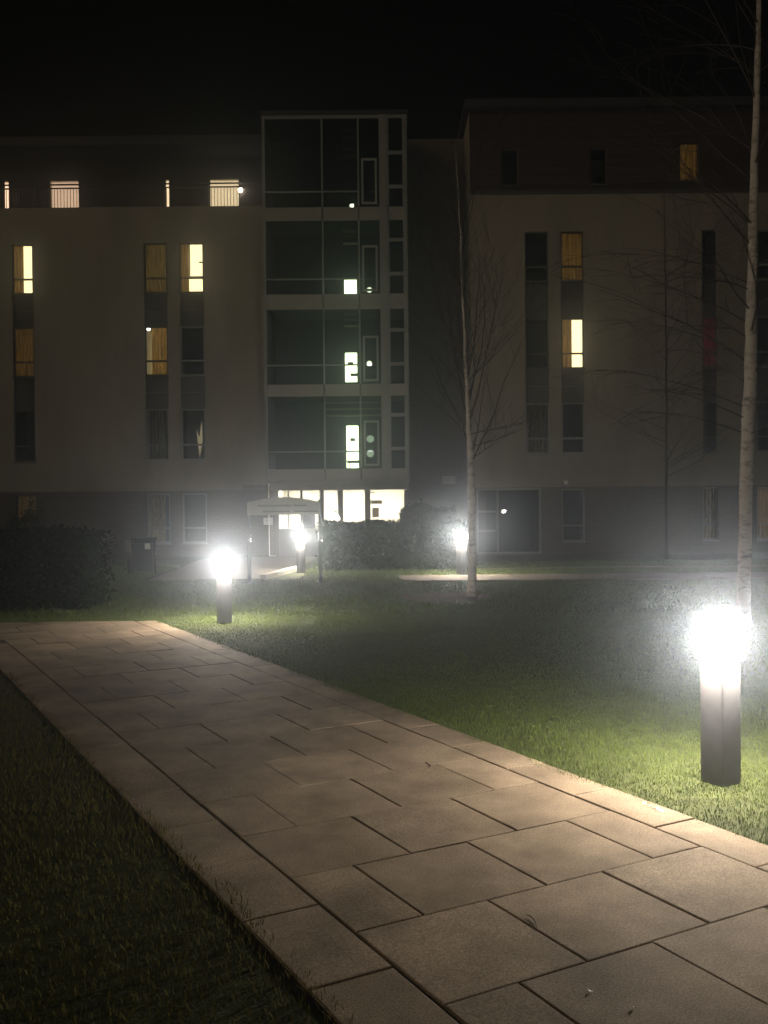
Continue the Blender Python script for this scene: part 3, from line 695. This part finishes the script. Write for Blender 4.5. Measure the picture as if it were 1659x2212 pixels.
# slatted bench inside the lobby, seen over the hedge
bq = W(803, 1130, DB + 1.3)
bench = thing('slatted_bench', (bq.x, bq.y, 0.021), 'dark slatted bench inside the bright lobby just above the hedge', 'bench')
cm_ = mat('bench_dark', (0.06, 0.045, 0.04), 0.6)
for i in range(7):
    MB().box(0.05 + i * 0.152, 0.14 + i * 0.152, 0.0, 0.025, 0.62, 1.07).build('back_slat', cm_, bench)
MB().box(0.0, 1.2, 0.026, 0.05, 0.66, 0.71).build('back_rail', cm_, bench)
MB().box(0.0, 1.2, 0.05, 0.48, 0.44, 0.48).build('seat', cm_, bench)
for x in (0.03, 1.12):
    MB().box(x, x + 0.045, 0.051, 0.09, 0.0, 0.44).build('leg', cm_, bench); MB().box(x, x + 0.045, 0.43, 0.47, 0.0, 0.44).build('leg', cm_, bench)
    MB().box(x, x + 0.045, 0.0265, 0.05, 0.44, 0.66).build('back_post', cm_, bench)

# ------------------------------------------------------------------ bollard lights
def make_bollard(loc, label):
    t = thing('bollard_light', loc, label, 'bollard', TU, 'lit bollards')
    s = 0.082
    bevel(MB().box(-s, s, -s, s, 0.0, 0.715).build('post', M_post, t), 0.008)
    MB().tube([(0, 0, 0.714), (0, 0, 0.735), (0, 0, 0.75)], [0.078, 0.078, 0.07], 20).build('collar', M_post, t)
    rg, zg, pts, rad = 0.145, 0.872, [], []
    for i in range(13):
        a = -1.22 + (1.22 + 1.55) * i / 12
        pts.append((0, 0, zg + rg * math.sin(a))); rad.append(max(0.004, rg * math.cos(a)))
    MB().tube(pts, rad, 28).build('bloom_ball', M_lampface, t, True)  # round shape stands in for the bloom of a square lamp head
    b = MB()                                                   # flat rim, and an unseen glowing strip added to brighten the ground pool
    b.tube([(0, 0, 0.752), (0, 0, 0.765), (0, 0, 0.772)], [0.15, 0.15, 0.12], 28)
    b.build('rim', M_post, t)
    n = 28; vs, fs = [], []
    for i in range(n):
        q = 2 * math.pi * i / n
        vs += [(0.088 * math.cos(q), 0.088 * math.sin(q), 0.749), (0.143 * math.cos(q), 0.143 * math.sin(q), 0.749)]
    for i in range(n):
        a, c = 2 * i, 2 * ((i + 1) % n); fs.append((a, a + 1, c + 1, c))
    obj('added_pool_strip', vs, [f[::-1] for f in fs], M_pool_light, t)
    return t
b0 = None
bl = [(G(1557, 1690), 'glowing bollard with bloom-shaped head on the lawn edge in front of the thick birch trunk'),
      (G(485, 1346), 'glowing bollard with bloom-shaped head at the bend of the flagstone path'),
      (G(650, 1238), 'glowing bollard with bloom-shaped head standing before the arched notice sign'),
      (G(997, 1243), 'glowing bollard with bloom-shaped head directly behind the slender pale birch')]
bl.append((Vector((8.3, -7.6, 0)), 'bollard with bloom-shaped head further back along the path, mirrored in the wide window'))
for p, lb in bl:
    if b0 is None: b0 = make_bollard(tuple(p), lb)
    else: copy_tree(b0, tuple(p))['label'] = lb

# ------------------------------------------------------------------ arched sign
sp = G(540, 1261); D_s = sp.y
xs0, xs1 = W(538, 1180, D_s).x, W(692, 1180, D_s).x
sg = thing('arched_sign', (0, 0, 0), 'arched cream notice sign on two steel posts before the lobby', 'sign')
for x in (xs0, xs1):
    MB().tube([(x, D_s, 0), (x, D_s, W(600, 1080, D_s).z)], 0.04, 16).build('post', M_steel, sg, True)
    MB().tube([(x, D_s, 0.0), (x, D_s, 0.03)], 0.09, 16).build('base_plate', M_steel, sg)
zb_, zt_, zs_ = W(610, 1112, D_s).z, W(610, 1074, D_s).z, W(540, 1086, D_s).z
vs, fs = [], []; n = 24; hx0, hx1 = xs0 - 0.02, xs1 - 0.0
for yy in (D_s - 0.09, D_s - 0.045):
    for i in range(n + 1):
        k = i / n; x = hx0 + (hx1 - hx0) * k
        vs += [(x, yy, zb_), (x, yy, zs_ + (zt_ - zs_) * (1 - (2 * k - 1) ** 2))]
M2 = 2 * (n + 1)
for i in range(n):
    a = 2 * i
    fs += [(a, a + 2, a + 3, a + 1), (M2 + a, M2 + a + 1, M2 + a + 3, M2 + a + 2), (a + 1, a + 3, M2 + a + 3, M2 + a + 1), (a, M2 + a, M2 + a + 2, a + 2)]
fs += [(0, 1, M2 + 1, M2), (M2 - 2, 2 * M2 - 2, 2 * M2 - 1, M2 - 1)]
hd = obj('header_board', vs, fs, M_cream, sg)
for li, (zf, k0, k1) in enumerate(((0.55, 0.16, 0.80), (0.22, 0.22, 0.97))):   # two lines too far off to read
    zc = zb_ + (zt_ - zb_) * zf; x = hx0 + (hx1 - hx0) * k0; bb = MB()
    while x < hx0 + (hx1 - hx0) * k1:
        wd = rnd.uniform(0.03, 0.05); hh = rnd.choice((0.035, 0.045, 0.05))
        if rnd.random() > 0.16:
            bb.box(x, x + wd * 0.3, D_s - 0.093, D_s - 0.0905, zc - 0.025, zc - 0.025 + hh); bb.box(x + wd * 0.3, x + wd, D_s - 0.093, D_s - 0.0905, zc - 0.025, zc - 0.008)
        x += wd + 0.01
    bb.build('lettering', M_ink, hd)
MB().box(xs0 + 0.04, xs1 - 0.04, D_s - 0.02, D_s + 0.02, zb_ - 0.0, zb_ + 0.05).build('cross_rail', M_steel, sg)

# ------------------------------------------------------------------ litter bin and steel marker post
bp = G(312, 1240); Db = bp.y
bn = thing('litter_bin', tuple(bp), 'dark litter bin with pale label between two steel uprights', 'bin')
hw = (W(336, 1200, Db).x - W(288, 1200, Db).x) / 2; bh = W(312, 1161, Db).z
bevel(MB().box(-hw + 0.03, hw - 0.03, -0.2, 0.2, 0.08, bh - 0.12).build('body', M_bin, bn), 0.02)
bevel(MB().box(-hw + 0.01, hw - 0.01, -0.22, 0.22, bh - 0.06, bh).build('lid', M_bin, bn), 0.015)
MB().box(-hw + 0.06, hw - 0.06, -0.15, 0.18, bh - 0.12, bh - 0.06).build('opening', mat('bin_mouth', (0.01, 0.01, 0.01), 0.9), bn)
MB().box(0.07, 0.20, -0.206, -0.2015, bh - 0.27, bh - 0.13).build('label_plate', mat('label_pale', (0.75, 0.75, 0.68), 0.6), bn)
for sx in (-1, 1):
    MB().tube([(sx * (hw + 0.01), -0.05, 0), (sx * (hw + 0.01), -0.05, bh - 0.02)], 0.022, 12).build('upright', M_steel, bn, True)
mp = G(279, 1240)
mk = thing('marker_post', tuple(mp), 'thin steel marker post with reflector standing left of the litter bin', 'post')
hm = W(279, 1168, mp.y).z
MB().tube([(0, 0, 0), (0, 0, hm)], 0.035, 14).build('pole', M_steel, mk, True)
MB().box(-0.09, 0.09, -0.05, -0.036, hm - 0.26, hm + 0.02).build('plate', mat('plate_grey', (0.3, 0.28, 0.27), 0.6), mk)

# ------------------------------------------------------------------ planting
def leaf_cloud(pts, size, nrm=None):
    """many small rhombic leaves"""
    n = len(pts); a = np.random.default_rng(3 + n)
    d = a.normal(size=(n, 3)); d /= np.linalg.norm(d, axis=1)[:, None]
    e = a.normal(size=(n, 3)); e -= d * (e * d).sum(1)[:, None]; e /= np.linalg.norm(e, axis=1)[:, None]
    s = size * a.uniform(0.6, 1.4, size=(n, 1))
    v = np.stack([pts - d * s, pts + e * s * 0.5, pts + d * s, pts - e * s * 0.5], 1).reshape(-1, 3)
    f = np.arange(4 * n).reshape(-1, 4)
    return v, f
def npobj(name, v, f, m, parent=None):
    me = bpy.data.meshes.new(name); k = f.shape[1]
    me.vertices.add(len(v)); me.vertices.foreach_set('co', v.astype(np.float32).ravel())
    me.loops.add(f.size); me.loops.foreach_set('vertex_index', f.astype(np.int32).ravel())
    me.polygons.add(len(f)); me.polygons.foreach_set('loop_start', np.arange(0, f.size, k, dtype=np.int32)); me.polygons.foreach_set('loop_total', np.full(len(f), k, dtype=np.int32))
    me.update(calc_edges=True); me.materials.append(m)
    o = bpy.data.objects.new(name, me); C.objects.link(o)
    if parent: o.parent = parent
    return o
def hedge(name, x0, x1, y0, y1, h, label, n=14000, size=0.045, bumpy=0.12, seed=1, cat='hedge'):
    t = thing(name, ((x0 + x1) / 2, (y0 + y1) / 2, 0), label, cat)
    cx, cy = (x0 + x1) / 2, (y0 + y1) / 2; hx, hy = (x1 - x0) / 2, (y1 - y0) / 2
    a = np.random.default_rng(seed)
    u = a.uniform(-1, 1, (n * 2, 3)); u[:, 2] = a.uniform(0, 1, n * 2)
    m_ = np.maximum(np.maximum(np.abs(u[:, 0]), np.abs(u[:, 1])), u[:, 2])
    keep = a.uniform(0, 1, n * 2) < np.clip((m_ - 0.45) * 2.2, 0.05, 1); u = u[keep][:n]
    hb = 1 + bumpy * (np.sin(u[:, 0] * hx * 5.1 + seed) * 0.5 + np.sin(u[:, 0] * hx * 11.7 + u[:, 1] * 4) * 0.35 + a.normal(size=len(u)) * 0.25)
    pts = np.stack([u[:, 0] * hx * (1 + 0.04 * a.normal(size=len(u))), u[:, 1] * hy * (1 + 0.10 * a.normal(size=len(u))), 0.03 + u[:, 2] * h * hb], 1)
    v, f = leaf_cloud(pts, size); o = npobj('foliage', v, f, M_hedge, t)
    b = MB(); 
    for i in range(max(3, int((x1 - x0) / 0.35))):
        x = -hx * 0.92 + 1.84 * hx * (i + 0.5) / max(3, int((x1 - x0) / 0.35)); y = a.uniform(-hy, hy) * 0.5
        for q in range(4):
            b.tube([(x, y, 0), (x + a.uniform(-.06, .06), y + a.uniform(-.1, .1), h * 0.4), (x + a.uniform(-.2, .2), y + a.uniform(-.2, .2), h * 0.85)], [0.018, 0.012, 0.004], 5)
    b.build('stems', M_twig, t)
    # dark leafy core so the hedge is opaque
    return t
Dh = 22.4
hx0_, hx1_ = W(698, 1180, Dh).x, W(1004, 1180, Dh).x
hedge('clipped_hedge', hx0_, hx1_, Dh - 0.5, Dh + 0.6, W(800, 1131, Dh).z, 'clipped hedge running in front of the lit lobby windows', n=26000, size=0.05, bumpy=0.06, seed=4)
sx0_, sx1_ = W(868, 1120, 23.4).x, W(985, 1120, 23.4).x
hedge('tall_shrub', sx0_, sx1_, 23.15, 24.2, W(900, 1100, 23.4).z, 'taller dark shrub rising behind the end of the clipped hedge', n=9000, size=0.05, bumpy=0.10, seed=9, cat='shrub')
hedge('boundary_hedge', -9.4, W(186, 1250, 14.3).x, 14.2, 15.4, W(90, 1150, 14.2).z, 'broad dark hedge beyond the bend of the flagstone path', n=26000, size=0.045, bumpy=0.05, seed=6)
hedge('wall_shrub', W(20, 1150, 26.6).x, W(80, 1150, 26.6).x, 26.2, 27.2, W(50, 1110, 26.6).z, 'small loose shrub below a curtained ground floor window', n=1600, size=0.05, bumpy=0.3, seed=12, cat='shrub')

def grow(b, p, d, length, r, depth, up, r_):
    n = 5; pts = [p]; rad = [r]
    for i in range(n):
        d = (d + Vector((r_.uniform(-.2, .2), r_.uniform(-.2, .2), up + r_.uniform(-.05, .05)))).normalized()
        p = p + d * (length / n); pts.append(p); rad.append(max(0.0022, r * (1 - (i + 1) / n * 0.8)))
    b.tube(pts, rad, 5 if r > 0.012 else 4, cap=False)
    if depth > 0:
        for q in range(r_.randint(3, 5)):
            i = r_.randint(1, n); a = r_.uniform(0, 6.28)
            t = (pts[i] - pts[i-1]).normalized()
            side = Vector((math.cos(a), math.sin(a), r_.uniform(-.2, .5)))
            grow(b, pts[i], (t * 0.9 + side * 0.65).normalized(), length * r_.uniform(0.4, 0.62), rad[i] * 0.6, depth - 1, up, r_)
def birch(label, D, line, widths, seed, specs, up=0.10, group='bare trees', m=None):
    r_ = random.Random(seed)
    base = G(*line[0]); D = base.y
    t = thing('birch_tree', tuple(base), label, 'tree', 0, group)
    pts = [W(px, py, D) - base for px, py in line]; rad = [wd / 2 / FOC * D for wd in widths]
    # refine with slight waviness
    fp, frd = [], []
    for i in range(len(pts) - 1):
        for k in range(6):
            q = k / 6; v = pts[i].lerp(pts[i+1], q)
            if i or k: v = v + Vector((r_.uniform(-.008, .008), r_.uniform(-.01, .01), 0))
            fp.append(v); frd.append((rad[i] * (1 - q) + rad[i+1] * q) * r_.uniform(0.95, 1.05))
    fp.append(pts[-1]); frd.append(rad[-1])
    frd[0] *= 1.35; frd[1] *= 1.1
    MB().tube(fp, frd, 14).build('trunk', m or M_bark, t, True)
    b = MB()
    def at(z):
        for i in range(len(fp) - 1):
            if fp[i].z <= z <= fp[i+1].z:
                q = (z - fp[i].z) / max(1e-6, fp[i+1].z - fp[i].z); return fp[i].lerp(fp[i+1], q), frd[i]
        return fp[-1], frd[-1]
    for (z0, z1, n, ang, L, dirx, br) in specs:
        for i in range(n):
            z = r_.uniform(z0, z1); p, rt = at(z)
            az = r_.uniform(0, 2 * math.pi)
            h = Vector((math.cos(az) + dirx, math.sin(az) * 0.8, 0)).normalized()
            el = math.radians(ang + r_.uniform(-14, 14))
            d = h * math.cos(el) + Vector((0, 0, math.sin(el)))
            grow(b, p, d, L * r_.uniform(0.7, 1.2), min(rt * 0.5, br), 2, up, r_)
    b.build('branches', M_twig, t)
    return t
birch('slender pale birch with upswept bare branches rising from the mulch bed', 15.8,
      [(1020, 1290), (1019.5, 1150), (1017, 1000), (1011, 880), (1005, 760), (999, 600), (991, 440), (984, 330)], [20, 17, 14, 10, 7, 5, 3, 1.2], 5,
      [(2.2, 3.8, 9, 62, 2.4, 0.75, 0.016), (2.0, 2.9, 3, 22, 1.3, 1.4, 0.010), (3.6, 6.5, 14, 62, 1.5, 0.2, 0.009)], up=0.05)
birch('tall thick birch trunk leaning slightly behind the brightest bollard', 12.1,
      [(1606, 1352), (1608, 1200), (1613, 1000), (1620, 800), (1625, 600), (1631, 350), (1637, 120), (1640, -80), (1643, -260)], [30, 28, 27, 25, 21, 16, 12, 8, 2], 11,
      [(3.0, 8.5, 22, 38, 2.2, -0.4, 0.013), (2.4, 4.5, 7, 20, 1.6, -0.4, 0.009), (6, 9.5, 10, 50, 1.8, 0, 0.010)], up=-0.06)
birch('thin dark bare tree close to the rendered wall between two window columns', 23,
      [(1441, 1208), (1440, 1050), (1440, 850), (1438, 650), (1436, 500), (1434, 400)], [7, 6, 5, 4, 2.6, 1], 21,
      [(2.0, 8.5, 26, 28, 2.3, 0, 0.013)], up=0.02, m=M_twig)

# ------------------------------------------------------------------ grass
def grass(name, xmin, xmax, ymin, ymax, dens, hgt, wid, seed, inside, label, m=None):
    a = np.random.default_rng(seed); n = int((xmax - xmin) * (ymax - ymin) * dens)
    p = np.stack([a.uniform(xmin, xmax, n), a.uniform(ymin, ymax, n)], 1)
    k = inside(p, a); p = p[k]; n = len(p)
    hn = hgt * a.uniform(0.5, 1.35, n) * (0.75 + 0.5 * (np.sin(p[:, 0] * 3.1) * np.sin(p[:, 1] * 2.7 + 1) * 0.5 + 0.5))
    s_, t_ = st(p); edge = np.exp(-np.minimum(np.abs(t_ + 0.31), np.abs(t_ - FIELD - 0.25)) / 0.05); hn = hn * (1 + 0.7 * edge)
    az = a.uniform(0, 2 * np.pi, n); lean = a.uniform(0.1, 0.9, n) * hn
    dx, dy = np.cos(az), np.sin(az); az2 = az + np.pi / 2 + a.uniform(-.5, .5, n); wx, wy_ = np.cos(az2) * wid, np.sin(az2) * wid
    z = np.zeros(n)
    v0 = np.stack([p[:, 0] - wx, p[:, 1] - wy_, z], 1); v1 = np.stack([p[:, 0] + wx, p[:, 1] + wy_, z], 1)
    m0 = np.stack([p[:, 0] + dx * lean * .3 - wx * .7, p[:, 1] + dy * lean * .3 - wy_ * .7, hn * .6], 1); m1 = np.stack([p[:, 0] + dx * lean * .3 + wx * .7, p[:, 1] + dy * lean * .3 + wy_ * .7, hn * .6], 1)
    tp = np.stack([p[:, 0] + dx * lean, p[:, 1] + dy * lean, hn], 1)
    v = np.stack([v0, v1, m1, m0, tp], 1).reshape(-1, 3); i = np.arange(n)[:, None] * 5
    f = np.concatenate([i + np.array([[0, 1, 2]]), i + np.array([[0, 2, 3]]), i + np.array([[3, 2, 4]])])
    o = npobj(name, v, f, m or M_blade); tag(o, label, 'grass', kind='stuff'); return o
Un, Vn = np.array([U.x, U.y]), np.array([V.x, V.y]); On = np.array([O.x, O.y])
det = Un[0] * Vn[1] - Un[1] * Vn[0]
def st(p):
    q = p - On; return (q[:, 0] * Vn[1] - q[:, 1] * Vn[0]) / det, (Un[0] * q[:, 1] - Un[1] * q[:, 0]) / det
def wob(s, k): return 0.022 * np.sin(s * 2.1 + k) + 0.02 * np.sin(s * 6.7 + 2 * k) + 0.014 * np.sin(s * 17 + k) + 0.01 * np.sin(s * 41 + 3 * k)
def off_mulch(p): return ((p[:, 0] - mul_c.x) ** 2 + (p[:, 1] - mul_c.y) ** 2) > 0.78 ** 2
def left_in(p, a):
    s, t = st(p); return (t < -0.285 + wob(s, 1) + a.normal(size=len(s)) * 0.012) & (s < 8.0)
def right_in(p, a):
    s, t = st(p)
    farlimit = p[:, 1] > 12.95 + 0.02 * (p[:, 0] + 3) + a.normal(size=len(s)) * 0.03
    return ((t > FIELD + 0.235 + wob(s, 3) + a.normal(size=len(s)) * 0.012) | farlimit) & off_mulch(p) & (np.abs(p[:, 0]) < p[:, 1] * 0.5 + 1.2)
grass('grass', -4.6, 1.4, 1.6, 9.0, 3000, 0.026, 0.0022, 1, left_in, 'rough dark grass on the left of the flagstone path', M_blade_dry)
grass('grass', -1.0, 4.6, 3.6, 8.5, 6500, 0.019, 0.0018, 2, right_in, 'short lit grass along the edge of the flagstone path')
grass('grass', -7.5, 8.0, 8.5, 13.5, 2200, 0.022, 0.0034, 3, right_in, 'mown lawn between the flagstone path and the birches')
def far_in(p, a): return right_in(p, a) & ~((p[:, 0] > 0.4) & (p[:, 1] > y0 - 0.02) & (p[:, 1] < y1 + 0.03)) & ~((p[:, 1] > ka.y) & (p[:, 0] < kb.x + 0.3) & (p[:, 0] > -5.3)) & ~((p[:, 1] > 22.05) & (p[:, 1] < 22.45) & (p[:, 0] > 1.6))
grass('grass', -13, 13, 13.5, 24.5, 380, 0.04, 0.009, 4, far_in, 'distant mown grass around the cross path and building')

# ------------------------------------------------------------------ small litter on the paving
lp = G(922, 1657, 0.019)
lf = MB()
for i in range(4):
    k = i / 4
    lf.quad((0.0 + 0.012 * math.sin(k * 5), -0.035 + k * 0.07, 0.004 + 0.018 * k), (0.016 + 0.012 * math.sin(k * 5), -0.035 + k * 0.07, 0.010 + 0.01 * k), (0.016 + 0.012 * math.sin(k * 5 + 1.2), -0.0175 + k * 0.07, 0.012 + 0.012 * k), (0.012 * math.sin(k * 5 + 1.2), -0.0175 + k * 0.07, 0.008 + 0.018 * k))
lo_ = lf.build('fallen_leaf', mat('dry_leaf', (0.07, 0.03, 0.02), 0.8)); lo_.location = lp; tag(lo_, 'small curled dark leaf lying on the lit flagstones', 'leaf')
tpt = [G(px, py, 0.023) for px, py in ((1138, 1976), (1148, 1980), (1156, 1990), (1159, 2002), (1157, 2012))]
c0 = tpt[0].copy(); tw_ = MB().tube([p - c0 for p in tpt], [0.002, 0.0025, 0.0025, 0.002, 0.001], 6).build('twig', mat('twig_brown', (0.10, 0.07, 0.05), 0.8)); tw_.location = c0
tag(tw_, 'thin curved twig lying beside a flagstone joint', 'twig')
M_crumb = mat('pale_petal', (0.75, 0.70, 0.60), 0.35)
for i, (px, py) in enumerate(((1393, 1736), (1404, 1741), (1414, 1745), (1421, 1748), (1429, 1752), (1272, 2140), (1279, 2143), (1365, 2175), (440, 1588), (452, 1598))):
    p = G(px, py, 0.02); s = 0.011 if i < 5 else 0.007; b = MB()
    b.quad((-s, -s * .6, 0), (s, -s * .5, 0.003), (s * .8, s * .6, 0.006), (-s * .9, s * .5, 0.002))
    b.quad((-s * .9, s * .5, 0.002), (s * .8, s * .6, 0.006), (s * .4, s * 1.1, 0.009), (-s * .3, s * 1.0, 0.006))
    o = b.build('petal', M_crumb); o.location = p; o.rotation_euler.z = rnd.uniform(0, 6)
    tag(o, ('tiny pale petal scrap on the edging stone beside the lit grass' if i < 5 else 'pale scrap in the open middle of a near flagstone' if i < 7 else 'lone pale scrap lying apart on a near flagstone' if i == 7 else 'pale speck on the dim middle stretch of the path'), 'petal', ('petal scraps by the grass edge' if i < 5 else 'scraps on the near flagstones' if i < 8 else 'specks on the dim stretch'))
# pale glossy grit flecks added to stand for the wet stone's sparkle
a = np.random.default_rng(8); n = 900
s_ = a.uniform(-4, 8, n); t_ = a.uniform(-0.3, FIELD + 0.25, n)
pp = On + s_[:, None] * Un + t_[:, None] * Vn
sz = a.uniform(0.0008, 0.0026, n); ct = np.stack([pp[:, 0], pp[:, 1], np.full(n, 0.0205)], 1)
tilt = a.normal(size=(n, 2)) * 0.5
v = np.stack([ct + np.stack([-sz, -sz, -sz * (tilt[:, 0] + tilt[:, 1])], 1), ct + np.stack([sz, -sz, sz * (tilt[:, 0] - tilt[:, 1])], 1), ct + np.stack([np.zeros(n), sz, sz * tilt[:, 1]], 1)], 1).reshape(-1, 3)
gr = npobj('grit', v, np.arange(3 * n).reshape(-1, 3), mat('sparkle_grit', (0.8, 0.78, 0.72), 0.12, spec=1.0)); tag(gr, 'pale grit flecks added for sparkle over the flagstones', 'grit', kind='stuff')

# ------------------------------------------------------------------ mist volume added in place of lens veil and bloom
hz = MB().box(-52, 52, -26, 62, -1.0, 14.6).build('haze', None)
hm_ = bpy.data.materials.new('haze'); hm_.use_nodes = True; nt = hm_.node_tree
nt.nodes.remove(nt.nodes['Principled BSDF'])
pv = nt.nodes.new('ShaderNodeVolumePrincipled'); pv.inputs['Color'].default_value = (0.80, 0.90, 1.0, 1); pv.inputs['Density'].default_value = 0.0155; pv.inputs['Anisotropy'].default_value = 0.92
nt.links.new(pv.outputs[0], nt.nodes['Material Output'].inputs['Volume'])
hz.data.materials.append(hm_); tag(hz, 'thin mist added to carry the bloom around the bollard lights', 'haze', kind='stuff')
